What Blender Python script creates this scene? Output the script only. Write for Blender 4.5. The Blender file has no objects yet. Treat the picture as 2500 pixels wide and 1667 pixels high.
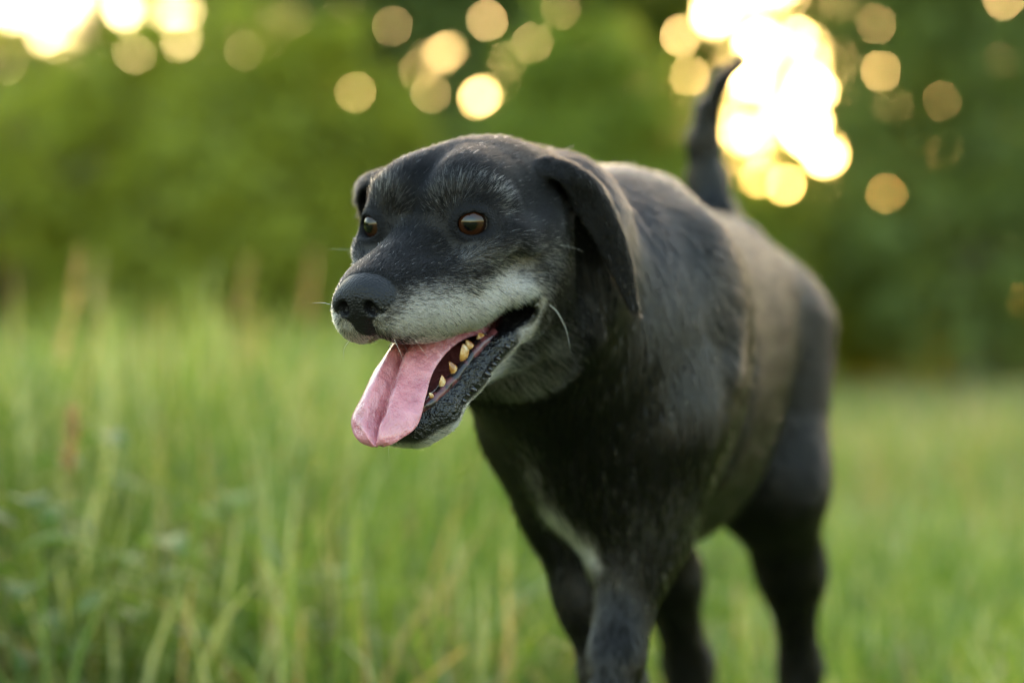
import bpy, math, random
import numpy as np
from mathutils import Vector, Matrix

# ------------------------------------------------------------------ camera, sky, sun, exposure
SC = bpy.context.scene
COL = SC.collection
cam_d = bpy.data.cameras.new('camera'); cam = bpy.data.objects.new('camera', cam_d); COL.objects.link(cam)
cam.location = (0, 0, 0.45); cam.rotation_euler = (math.radians(90), 0, 0)
cam_d.lens = 85; cam_d.sensor_width = 36; cam_d.clip_start = 0.05; cam_d.clip_end = 2000
cam_d.dof.use_dof = True; cam_d.dof.focus_distance = 1.455; cam_d.dof.aperture_fstop = 3.2
SC.camera = cam

SUN_EL, SUN_AZ = math.radians(8.5), math.radians(9.5)      # azimuth measured from +Y towards +X
world = bpy.data.worlds.new('World'); SC.world = world; world.use_nodes = True
nt = world.node_tree; nt.nodes.clear()
sky = nt.nodes.new('ShaderNodeTexSky'); sky.sky_type = 'NISHITA'; sky.sun_disc = False
sky.sun_elevation = SUN_EL; sky.sun_rotation = SUN_AZ
sky.altitude = 200; sky.air_density = 1.35; sky.dust_density = 2.4; sky.ozone_density = 1.1
bg = nt.nodes.new('ShaderNodeBackground'); bg.inputs['Strength'].default_value = 0.15
wo = nt.nodes.new('ShaderNodeOutputWorld')
nt.links.new(sky.outputs[0], bg.inputs[0]); nt.links.new(bg.outputs[0], wo.inputs[0])

sun_d = bpy.data.lights.new('sun', 'SUN'); sun = bpy.data.objects.new('sun', sun_d); COL.objects.link(sun)
sun_d.energy = 2.0; sun_d.angle = math.radians(0.5); sun_d.color = (1.0, 0.86, 0.70)
_sd = Vector((math.sin(SUN_AZ) * math.cos(SUN_EL), math.cos(SUN_AZ) * math.cos(SUN_EL), math.sin(SUN_EL)))
sun.rotation_euler = _sd.to_track_quat('Z', 'Y').to_euler(); sun.location = (3, 8, 6)

SC.view_settings.view_transform = 'Standard'; SC.view_settings.look = 'None'
SC.view_settings.gamma = 1.0; SC.view_settings.exposure = 3.3
SC.render.engine = 'CYCLES'
SC.cycles.use_denoising = True; SC.cycles.use_adaptive_sampling = False
SC.cycles.filter_width = 1.2
SC.cycles.max_bounces = 8; SC.cycles.transparent_max_bounces = 8
SC.cycles.sample_clamp_indirect = 8.0
SC.cycles_curves.shape = 'RIBBONS'

rng = np.random.default_rng(7)
F = np.float32

# ------------------------------------------------------------------ helpers
def tag(o, label=None, cat=None, group=None, kind=None):
    for k, v in (('label', label), ('category', cat), ('group', group), ('kind', kind)):
        if v: o[k] = v
    return o
def link(o, parent=None):
    COL.objects.link(o)
    if parent: o.parent = parent
    return o
def empty(name, loc=(0, 0, 0)):
    o = bpy.data.objects.new(name, None); o.location = loc; o.empty_display_size = 0.05
    return link(o)
def mesh_obj(name, verts, faces, mat=None, parent=None, smooth=True):
    """verts (n,3); faces (m,k) array or list"""
    me = bpy.data.meshes.new(name)
    verts = np.asarray(verts, F)
    if isinstance(faces, np.ndarray):
        m, k = faces.shape
        me.vertices.add(len(verts)); me.vertices.foreach_set('co', verts.ravel())
        me.loops.add(m * k); me.loops.foreach_set('vertex_index', faces.astype(np.int32).ravel())
        me.polygons.add(m)
        me.polygons.foreach_set('loop_start', np.arange(0, m * k, k, dtype=np.int32))
        me.update(calc_edges=True)
    else:
        me.from_pydata([tuple(v) for v in verts], [], faces)
    if smooth:
        me.polygons.foreach_set('use_smooth', np.ones(len(me.polygons), bool))
    if mat: me.materials.append(mat)
    me.update()
    return link(bpy.data.objects.new(name, me), parent)

class NT:
    """small node-graph helper"""
    def __init__(s, name):
        s.m = bpy.data.materials.new(name); s.m.use_nodes = True; s.t = s.m.node_tree; s.t.nodes.clear()
        s.out = s.n('ShaderNodeOutputMaterial')
    def n(s, typ, **kw):
        nd = s.t.nodes.new(typ)
        for k, v in kw.items(): setattr(nd, k, v)
        return nd
    def l(s, a, b): s.t.links.new(a, b)
    def noise(s, scale, detail=3, vec=None, rough=0.5):
        nd = s.n('ShaderNodeTexNoise'); nd.inputs['Scale'].default_value = scale; nd.inputs['Detail'].default_value = detail
        nd.inputs['Roughness'].default_value = rough
        if vec is not None: s.l(vec, nd.inputs['Vector'])
        return nd
    def ramp(s, fac, stops):
        r = s.n('ShaderNodeValToRGB'); e = r.color_ramp.elements
        while len(e) < len(stops): e.new(0.5)
        for el, (p, c) in zip(e, stops): el.position = p; el.color = (*c, 1)
        s.l(fac, r.inputs[0]); return r
    def attr(s, name):
        a = s.n('ShaderNodeAttribute'); a.attribute_name = name; return a

# ------------------------------------------------------------------ signed-distance modelling of the dog
def grid_axis(segs):
    """segs: list of (start, end, step)"""
    out = []
    for a, b, h in segs:
        n = max(1, int(round((b - a) / h)))
        out.append(np.linspace(a, b, n, endpoint=False))
    out.append([segs[-1][1]])
    return np.concatenate(out).astype(F)

GX = grid_axis([(-0.17, -0.135, .003), (-0.135, 0.05, .0015), (0.05, 0.125, .0018), (0.125, 0.33, .006)])
GY = grid_axis([(1.34, 1.385, .004), (1.385, 1.565, .0015), (1.565, 1.69, .0018), (1.69, 1.75, .003), (1.75, 2.36, .006)])
GZ = grid_axis([(-0.012, 0.34, .006), (0.34, 0.605, .0015), (0.605, 0.745, .006)])
DD = np.full((len(GX), len(GY), len(GZ)), 9.0, F)

class Frame:
    """cm frame: x forward, y left, z up -> world metres"""
    def __init__(s, o, x, y, z):
        s.o = np.array(o, float); s.R = np.array([x, y, z], float)      # rows = axes in world
    def w(s, p): return s.o + (np.asarray(p, float) * 0.01) @ s.R
    def loc(s, P): return ((P - s.o) @ s.R.T) * 100.0

A_B = math.radians(13.5); A_H = math.radians(27.5); P_H = math.radians(13.0); ROLL = math.radians(0.0)
fb = np.array([-math.sin(A_B), -math.cos(A_B), 0]); lb = np.array([math.cos(A_B), -math.sin(A_B), 0])
BF = Frame((0.072, 1.80, 0.0), fb, lb, (0, 0, 1))
fh = np.array([-math.sin(A_H) * math.cos(P_H), -math.cos(A_H) * math.cos(P_H), -math.sin(P_H)])
lh = np.array([math.cos(A_H), -math.sin(A_H), 0]); uh = np.cross(fh, lh)
HF = Frame((-0.0535, 1.508, 0.5235), fh, lh, uh)

def rotm(rx=0, ry=0, rz=0):
    m = Matrix.Rotation(math.radians(rz), 3, 'Z') @ Matrix.Rotation(math.radians(ry), 3, 'Y') @ Matrix.Rotation(math.radians(rx), 3, 'X')
    return np.array(m)

def block(lo, hi):
    sl = []
    for g, a, b in ((GX, lo[0], hi[0]), (GY, lo[1], hi[1]), (GZ, lo[2], hi[2])):
        i = max(0, np.searchsorted(g, a) - 1); j = min(len(g), np.searchsorted(g, b) + 1)
        sl.append(slice(i, j))
    return tuple(sl)
def local(fr, sl):
    """local cm coordinates of a grid block, by separable sums"""
    x, y, z = GX[sl[0]] - fr.o[0], GY[sl[1]] - fr.o[1], GZ[sl[2]] - fr.o[2]
    R = fr.R * 100
    return [((x * R[i, 0])[:, None, None] + (y * R[i, 1])[None, :, None] + (z * R[i, 2])[None, None, :]).astype(F) for i in range(3)]
def combine(sl, d, k, op):
    a = DD[sl]
    if op == 'u':
        h = np.maximum(k - np.abs(a - d), 0) / k
        DD[sl] = np.minimum(a, d) - h * h * k * 0.25
    else:
        d = -d; h = np.maximum(k - np.abs(a - d), 0) / k
        DD[sl] = np.maximum(a, d) + h * h * k * 0.25
def ell(fr, c, r, k=1.5, rot=None, op='u', mirror=False):
    if mirror:
        ell(fr, (c[0], -c[1], c[2]), r, k, None if rot is None else (-rot[0], rot[1], -rot[2]), op)
    c = np.array(c, float); r = np.array(r, float); m = max(r) + k + 1.0
    W = fr.w(c); ext = (r.max() if rot is not None else np.abs(fr.R.T) @ r) * 0.01 + (k + 1.0) * 0.01
    sl = block(W - ext, W + ext)
    X, Y, Z = local(fr, sl); X -= F(c[0]); Y -= F(c[1]); Z -= F(c[2])
    if rot is not None:
        R = rotm(*rot).astype(F)            # columns = ellipsoid axes
        X, Y, Z = (R[0, 0] * X + R[1, 0] * Y + R[2, 0] * Z, R[0, 1] * X + R[1, 1] * Y + R[2, 1] * Z, R[0, 2] * X + R[1, 2] * Y + R[2, 2] * Z)
    r = r.astype(F)
    k0 = np.sqrt((X / r[0]) ** 2 + (Y / r[1]) ** 2 + (Z / r[2]) ** 2)
    k1 = np.sqrt((X / r[0] ** 2) ** 2 + (Y / r[1] ** 2) ** 2 + (Z / r[2] ** 2) ** 2) + F(1e-6)
    combine(sl, np.where(k0 < 1e-3, -r.min(), k0 * (k0 - 1) / k1), F(k), op)
def cone(fr, a, b, ra, rb, k=1.5, op='u', mirror=False, sq=(1, 1, 1)):
    """tapered capsule; sq>1 thins the section along that local axis"""
    if mirror:
        cone(fr, (a[0], -a[1], a[2]), (b[0], -b[1], b[2]), ra, rb, k, op, False, sq)
    a = np.array(a, float); b = np.array(b, float)
    e = (max(ra, rb) + k + 1.0) * 0.01
    wa, wb = fr.w(a), fr.w(b)
    sl = block(np.minimum(wa, wb) - e, np.maximum(wa, wb) + e)
    X, Y, Z = local(fr, sl)
    ab = b - a; L = float(ab @ ab)
    X -= F(a[0]); Y -= F(a[1]); Z -= F(a[2])
    t = np.clip((X * F(ab[0]) + Y * F(ab[1]) + Z * F(ab[2])) / F(L), 0, 1)
    d = np.sqrt(((X - t * F(ab[0])) * F(sq[0])) ** 2 + ((Y - t * F(ab[1])) * F(sq[1])) ** 2 + ((Z - t * F(ab[2])) * F(sq[2])) ** 2) - (F(ra) + t * F(rb - ra))
    combine(sl, d, F(k), op)
def chain(fr, pts, k=1.5, op='u', mirror=False, sq=(1, 1, 1)):
    for p, q in zip(pts[:-1], pts[1:]): cone(fr, p[:3], q[:3], p[3], q[3], k, op, mirror, sq)
def sheet(fr, P, rad, k=0.6, op='u'):
    """thick sheet: distance to a cloud of points P (n,3) with radius rad (n,)"""
    P = np.asarray(P, float); W = fr.w(P); e = 0.012 + k * 0.01
    sl = block(W.min(0) - e, W.max(0) + e)
    X, Y, Z = local(fr, sl); d = np.full(X.shape, 9, F)
    for (px, py, pz), r in zip(P, rad):
        np.minimum(d, np.sqrt((X - F(px)) ** 2 + (Y - F(py)) ** 2 + (Z - F(pz)) ** 2) - F(r), out=d)
    combine(sl, d, F(k), op)

def bez_patch(rows, nu, nv):
    """Catmull-like smooth patch through rows of control points -> (nv,nu,3)"""
    rows = np.asarray(rows, float)
    def cr(P, n):
        P = np.concatenate([[2 * P[0] - P[1]], P, [2 * P[-1] - P[-2]]]); m = len(P) - 3
        out = []
        for t in np.linspace(0, m - 1e-6, n):
            i = int(t); u = t - i; a, b, c, d = P[i:i + 4]
            out.append(0.5 * (2 * b + (c - a) * u + (2 * a - 5 * b + 4 * c - d) * u * u + (3 * b - a - 3 * c + d) * u ** 3))
        return np.array(out)
    A = np.array([cr(r, nu) for r in rows])            # rows, nu, 3
    return np.stack([cr(A[:, j], nv) for j in range(nu)], 1)

def build_dog_sdf():
    H, B = HF, BF
    # ---- trunk
    ell(B, (-9, 0.3, 43), (22, 9.5, 13.8), 3)
    ell(B, (-22, 0, 41.2), (17, 9.8, 13.4), 4)
    ell(B, (-1, 0, 48.5), (12, 6.5, 8.5), 4)
    ell(B, (-36, 0, 46.8), (12, 8.6, 9.0), 4)
    ell(B, (-28.5, 0.3, 46.0), (13, 9.6, 9.8), 4)
    ell(B, (3, 0.8, 40), (8.5, 6.6, 9.0), 4)
    ell(B, (7.0, 0.8, 38), (5.0, 4.6, 5.6), 3)
    # ---- neck and throat
    cone(B, (1, 0, 47), (16.0, -3.2, 48.5), 9.0, 6.6, 5)
    cone(B, (5, 0.3, 42), (17.0, -3.2, 45.5), 7.2, 5.0, 4)
    # ---- shoulders, upper arms
    ell(B, (-0.5, 5.6, 44), (5.5, 3.6, 10.0), 3, rot=(-8, 22, 0))
    ell(B, (-1.5, -5.2, 45), (5.5, 3.4, 9.0), 3, rot=(8, 22, 0))
    cone(B, (6.5, 4.6, 39.5), (3.5, 3.4, 33.0), 4.6, 3.5, 3)
    cone(B, (6.8, 2.6, 38.0), (5.8, 3.0, 31.0), 4.2, 3.0, 3.5)
    cone(B, (3.5, -4.2, 39), (-1.0, -3.2, 33), 4.2, 3.4, 3)
    # ---- fore legs (near one steps forward, far one is under the chest)
    chain(B, [(3.5, 3.2, 33.5, 3.3), (5.6, 2.8, 29, 2.6), (8.0, 2.2, 23, 1.85), (11.3, 1.5, 14, 1.5), (13.5, 1.4, 11, 2.0), (14.0, 1.4, 5, 1.7), (15.5, 1.4, 2.3, 2.3), (18, 1.4, 1.6, 1.9)], 1.2)
    chain(B, [(-0.5, -3.2, 33, 3.4), (-0.5, -1.2, 26, 2.6), (-0.5, 0.2, 20, 2.1), (-2.5, 0.6, 12, 1.8), (-4, .6, 5, 1.7), (-3, .6, 2.3, 2.2), (-0.5, .6, 1.6, 1.8)], 2.0)
    # ---- hind legs
    chain(B, [(-38, 5.0, 45, 8.0), (-34, 7.4, 33, 4.8), (-41, 8.6, 24.5, 2.6), (-46.5, 8.8, 15, 1.5), (-45.5, 8.6, 5, 1.7), (-43, 8.6, 2.2, 2.3), (-40, 8.6, 1.6, 1.9)], 3.0)
    chain(B, [(-38, -5.0, 45, 8.0), (-30, -4.2, 32, 4.8), (-37, -2.0, 24, 2.6), (-44, -1.2, 15, 1.8), (-43, -0.8, 5, 1.8), (-40.5, -0.8, 2.2, 2.3), (-38, -0.8, 1.6, 1.9)], 3.0)
    # ---- folds: behind the upper arm, flank to thigh, along the shoulder blade
    chain(B, [(-9, 10.2, 52, .3), (-7.5, 11.2, 44, .3), (-5.5, 9.2, 36, .3), (-3.5, 6.2, 30, .3)], 2.6, op='s')
    chain(B, [(-29, 11.6, 42, .3), (-27, 10.4, 35, .3), (-25, 8.2, 30, .3)], 2.2, op='s')
    chain(B, [(-3.5, 3.2, 56.0, .8), (0.5, 6.8, 50.0, .8), (4.5, 9.2, 43.0, .7)], 2.2)
    chain(B, [(-33, 5.2, 54.0, .8), (-31, 8.0, 50.0, .8)], 2.5)
    # ---- tail
    chain(B, [(-42, 1.2, 52, 2.6), (-46, 0.8, 56, 2.2), (-47, 0.1, 59.5, 1.85), (-47, -0.3, 63, 1.55), (-46.9, 0.0, 66, 1.2), (-46.7, 1.2, 68.6, 0.85), (-46.5, 3.0, 70.4, 0.5), (-46.4, 4.4, 71.3, 0.25)], 0.7)

    # ---- skull
    ell(H, (-5.6, 0, 0.0), (6.2, 5.3, 4.35), 1.5)
    ell(H, (-9.0, 0, -1.0), (4.2, 4.8, 4.0), 2)
    cone(H, (-9, 0, -2.0), (-14, 1.0, -3.5), 4.6, 5.8, 3)
    ell(H, (-2.1, 1.9, 1.5), (2.7, 2.2, 2.1), 1.9, mirror=True)
    ell(H, (-2.6, 4.3, -2.0), (4.0, 1.7, 2.0), 1.8, mirror=True)
    ell(H, (-1.5, 3.5, -3.4), (3.6, 1.6, 2.2), 1.5, mirror=True)
    ell(H, (-5.8, 4.1, -3.6), (3.6, 2.1, 3.6), 1.8, mirror=True)
    chain(H, [(-0.2, 1.5, 1.75, .25), (-1.0, 3.3, 1.6, .3), (-2.9, 4.7, 0.9, .25)], 1.2, mirror=True)          # brow ridge
    chain(H, [(1.2, 3.2, -1.7, .5), (-2.0, 5.0, -1.8, .7), (-5.5, 5.4, -1.2, .6)], 1.4, mirror=True)        # cheek bone
    ell(H, (-4.2, 6.0, 1.4), (2.2, 0.7, 1.3), 1.6, op='s', mirror=True)                                    # temple
    ell(H, (-0.6, 5.4, -3.3), (2.2, 0.5, 0.9), 1.5, op='s', mirror=True)                                   # hollow below the cheek bone
    # ---- muzzle
    cone(H, (0.4, 0, -2.4), (7.0, 0, -3.25), 2.85, 2.1, 1.6)
    ell(H, (5.0, 1.45, -4.05), (3.9, 1.75, 2.3), 1.0, mirror=True)
    ell(H, (1.8, 2.4, -3.9), (4.4, 1.7, 2.4), 1.6, mirror=True)
    chain(H, [(4.6, 2.1, -5.05, 0.95), (1.2, 3.2, -5.15, 1.0), (-2.0, 4.2, -4.8, 1.05), (-4.6, 4.2, -5.4, 1.5)], 1.0, mirror=True)
    # ---- back of the mouth, throat
    ell(H, (-7.0, 0, -6.0), (3.6, 4.0, 3.8), 1.6)
    cone(H, (-8, 0, -6.5), (-12, 1.5, -7.0), 3.6, 4.6, 3)
    # ---- lower jaw
    chain(H, [(-4.8, 3.7, -6.9, 1.4), (-1.8, 3.2, -8.0, 0.95), (1.3, 2.55, -9.5, 0.95), (4.0, 1.75, -11.0, 1.1), (5.2, 0.8, -11.65, 1.15)], 0.8, mirror=True)
    cone(H, (-5, 0, -8.8), (4.0, 0, -11.9), 2.0, 1.0, 1.5, sq=(1, 0.8, 1))
    # ---- mouth cavity
    ell(H, (2.3, 0, -7.0), (6.0, 1.9, 2.1), 0.5, op='s')
    ell(H, (-1.2, 0, -6.75), (2.7, 3.6, 0.8), 0.5, rot=(0, 18, 0), op='s')
    ell(H, (-1.6, 0, -6.9), (3.8, 2.9, 1.6), 0.5, rot=(0, 18, 0), op='s')
    ell(H, (-0.3, 0, -6.85), (3.7, 7.0, 0.85), 0.45, rot=(0, 15, 0), op='s')
    ell(H, (-2.7, 3.7, -6.45), (1.9, 1.5, 0.75), 0.35, rot=(0, 12, 0), op='s', mirror=True)
    ell(H, (1.2, 0, -8.7), (4.9, 2.2, 1.55), 0.4, rot=(0, 25, 0), op='s')
    # ---- frontal furrow, hollow below the inner eye corner, notch behind the cheek
    cone(H, (-4.5, 0, 5.1), (0.4, 0, 2.95), 0.2, 0.35, 1.3, op='s')
    ell(H, (2.6, 3.0, -0.5), (1.5, 0.5, 0.8), 1.4, op='s', mirror=True)
    ell(H, (-10.2, 6.8, -5.0), (1.2, 2.0, 4.0), 1.5, op='s', mirror=True)
    # ---- nose leather
    ell(H, (8.2, 0, -2.95), (1.35, 1.85, 1.32), 0.4)
    ell(H, (8.45, 1.05, -3.25), (1.1, 0.98, 1.0), 0.3, mirror=True)
    cone(H, (8.9, 0, -3.7), (8.3, 0, -4.9), 0.55, 0.35, 0.4)
    ell(H, (9.5, 0.98, -3.4), (0.95, 0.42, 0.5), 0.12, rot=(25, 0, 12), op='s', mirror=True)
    cone(H, (9.3, 1.45, -3.65), (8.7, 2.15, -3.7), 0.16, 0.08, 0.15, op='s', mirror=True)
    cone(H, (9.8, 0, -2.6), (9.05, 0, -5.2), 0.12, 0.2, 0.25, op='s')
    # ---- eyes: lids on the ball, then the opening
    for s in (1, -1):
        c = EYE_C * (1, s, 1); g = EYE_AX * (1, s, 1); g /= np.linalg.norm(g)
        ell(H, c, (1.45,) * 3, 0.9)
        ell(H, c, (1.2,) * 3, 0.1, op='s')
        side = np.cross((0, 0, 1), g); side /= np.linalg.norm(side); up = np.cross(g, side)
        cc = c + g * 1.45 - up * 0.05
        cone(H, cc - side * 0.66 * s - up * 0.02, cc + side * 0.60 * s - up * 0.10, 0.50, 0.55, 0.1, op='s')
        ell(H, c + g * 1.25 - up * 0.06, (0.95, 0.95, 0.68), 0.12, op='s')
    # ---- ears: thick sheets through control rows (front -> rear), base -> tip
    L = [[(-6.8, 4.4, 2.0), (-8.4, 4.6, 2.6), (-10.6, 4.2, 1.2)],
         [(-7.6, 5.8, 1.2), (-9.2, 6.8, 1.4), (-11.6, 6.2, 0.2)],
         [(-8.9, 6.2, -1.0), (-10.0, 7.8, -0.7), (-12.3, 6.8, -1.6)],
         [(-9.7, 7.2, -3.8), (-10.4, 8.6, -3.9), (-12.0, 7.9, -4.4)],
         [(-10.0, 8.7, -7.6), (-10.4, 9.0, -7.9), (-10.8, 8.8, -7.5)]]
    Rr = [[(-6.2, -4.4, 2.0), (-8.2, -4.6, 2.7), (-10.6, -4.2, 1.2)],
          [(-5.8, -7.9, 1.4), (-7.8, -8.8, 1.6), (-11.4, -7.4, 0.4)],
          [(-6.8, -8.6, -0.9), (-9.4, -9.2, -0.8), (-12.4, -8.2, -1.6)],
          [(-8.6, -8.2, -4.0), (-10.4, -8.9, -4.0), (-12.6, -8.4, -4.8)],
          [(-10.0, -8.6, -8.0), (-10.5, -8.9, -8.3), (-11.0, -8.9, -8.0)]]
    for rows in (L, Rr):
        p = bez_patch(rows, 30, 72).reshape(-1, 3)
        sheet(H, p, np.full(len(p), 0.19), 0.35)

EYE_C = np.array((-0.15, 3.2, 0.0))
EYE_AX = np.array((0.86, 0.48, 0.08))

def surface_nets():
    S = DD < 0
    cnt = np.zeros(tuple(n - 1 for n in S.shape), np.int8)
    for i in (0, 1):
        for j in (0, 1):
            for k in (0, 1):
                cnt += S[i:S.shape[0] - 1 + i, j:S.shape[1] - 1 + j, k:S.shape[2] - 1 + k]
    act = np.argwhere((cnt > 0) & (cnt < 8))
    idx = np.full(cnt.shape, -1, np.int32); idx[tuple(act.T)] = np.arange(len(act))
    off = np.array([(i, j, k) for i in (0, 1) for j in (0, 1) for k in (0, 1)])
    c = act[:, None, :] + off[None]
    val = DD[c[..., 0], c[..., 1], c[..., 2]]
    pos = np.stack([GX[c[..., 0]], GY[c[..., 1]], GZ[c[..., 2]]], -1)
    acc = np.zeros((len(act), 3)); n = np.zeros(len(act))
    for a in range(8):
        for b in range(a + 1, 8):
            if np.abs(off[a] - off[b]).sum() != 1: continue
            va, vb = val[:, a], val[:, b]; m = (va < 0) != (vb < 0)
            t = np.where(m, va / np.where(m, va - vb, 1), 0)[:, None]
            acc += np.where(m[:, None], pos[:, a] + t * (pos[:, b] - pos[:, a]), 0); n += m
    V = acc / n[:, None]
    faces = []
    for ax in range(3):
        o1, o2 = [(1, 2), (2, 0), (0, 1)][ax]
        sh = S.shape
        A = [slice(1, -1)] * 3; A[ax] = slice(0, sh[ax] - 1); Bs = list(A); Bs[ax] = slice(1, sh[ax])
        sa, sb = S[tuple(A)], S[tuple(Bs)]
        e = np.argwhere(sa != sb); flip = sa[tuple(e.T)]
        base = e + 1; base[:, ax] = e[:, ax]
        def cell(d1, d2):
            q = base.copy(); q[:, o1] += d1; q[:, o2] += d2
            return idx[q[:, 0], q[:, 1], q[:, 2]]
        q = np.stack([cell(-1, -1), cell(0, -1), cell(0, 0), cell(-1, 0)], 1)
        q[~flip] = q[~flip][:, ::-1]
        faces.append(q)
    return V, np.concatenate(faces)

def keep_largest(V, Fc):
    lab = np.arange(len(V))
    E = np.concatenate([Fc[:, [0, 1]], Fc[:, [1, 2]], Fc[:, [2, 3]]])
    while True:
        m = np.minimum(lab[E[:, 0]], lab[E[:, 1]]); new = lab.copy()
        np.minimum.at(new, E[:, 0], m); np.minimum.at(new, E[:, 1], m); new = new[new]
        if (new == lab).all(): break
        lab = new
    u, c = np.unique(lab, return_counts=True); keep = lab == u[c.argmax()]
    mp = np.cumsum(keep) - 1
    return V[keep], mp[Fc[keep[Fc].all(1)]]

def vnormals(V, Fc):
    n = np.cross(V[Fc[:, 2]] - V[Fc[:, 0]], V[Fc[:, 3]] - V[Fc[:, 1]])
    N = np.zeros_like(V)
    for i in range(4): np.add.at(N, Fc[:, i], n)
    return N / (np.linalg.norm(N, axis=1, keepdims=True) + 1e-12)

def smooth_verts(V, Fc, it, lam=0.5):
    E = np.concatenate([Fc[:, [0, 1]], Fc[:, [1, 2]], Fc[:, [2, 3]], Fc[:, [3, 0]]])
    deg = np.bincount(E.ravel(), minlength=len(V))[:, None]
    for _ in range(it):
        s = np.zeros_like(V)
        for k in range(3):
            s[:, k] = np.bincount(E[:, 0], V[E[:, 1], k], len(V)) + np.bincount(E[:, 1], V[E[:, 0], k], len(V))
        V = V + lam * (s / deg - V)
    return V

build_dog_sdf()
DV, DF = surface_nets()
DV, DF = keep_largest(DV, DF)
DV = smooth_verts(DV, DF, 2)
DN = vnormals(DV, DF)
print('dog verts', len(DV), 'faces', len(DF))

def sst(x, a, b):
    t = np.clip((x - a) / (b - a), 0, 1); return t * t * (3 - 2 * t)
def lowf(P, f, seed):
    """cheap smooth noise in -1..1"""
    r = np.random.default_rng(seed); o = np.zeros(len(P))
    for _ in range(6):
        d = r.normal(size=3); d /= np.linalg.norm(d)
        o += np.sin(P @ d * f * r.uniform(0.6, 1.6) + r.uniform(0, 6.28))
    return o / 3.0
def ed(p, c, r, ry=0):
    """approximate distance to an ellipsoid"""
    q = p - np.array(c)
    if ry: q = q @ rotm(0, ry, 0)
    r = np.array(r); k0 = np.linalg.norm(q / r, axis=1); k1 = np.linalg.norm(q / r ** 2, axis=1) + 1e-9
    return k0 * (k0 - 1) / k1
def segd(p, a, b):
    a = np.array(a, float); ab = np.array(b, float) - a
    t = np.clip(((p - a) @ ab) / (ab @ ab), 0, 1)
    return np.linalg.norm(p - a - t[:, None] * ab, axis=1)

dog = empty('dog', (0.072, 1.80, 0)); tag(dog, 'black dog with grey muzzle and lolling pink tongue walking through grass', 'dog')
DOG_O = np.array((0.072, 1.80, 0.0))

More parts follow.
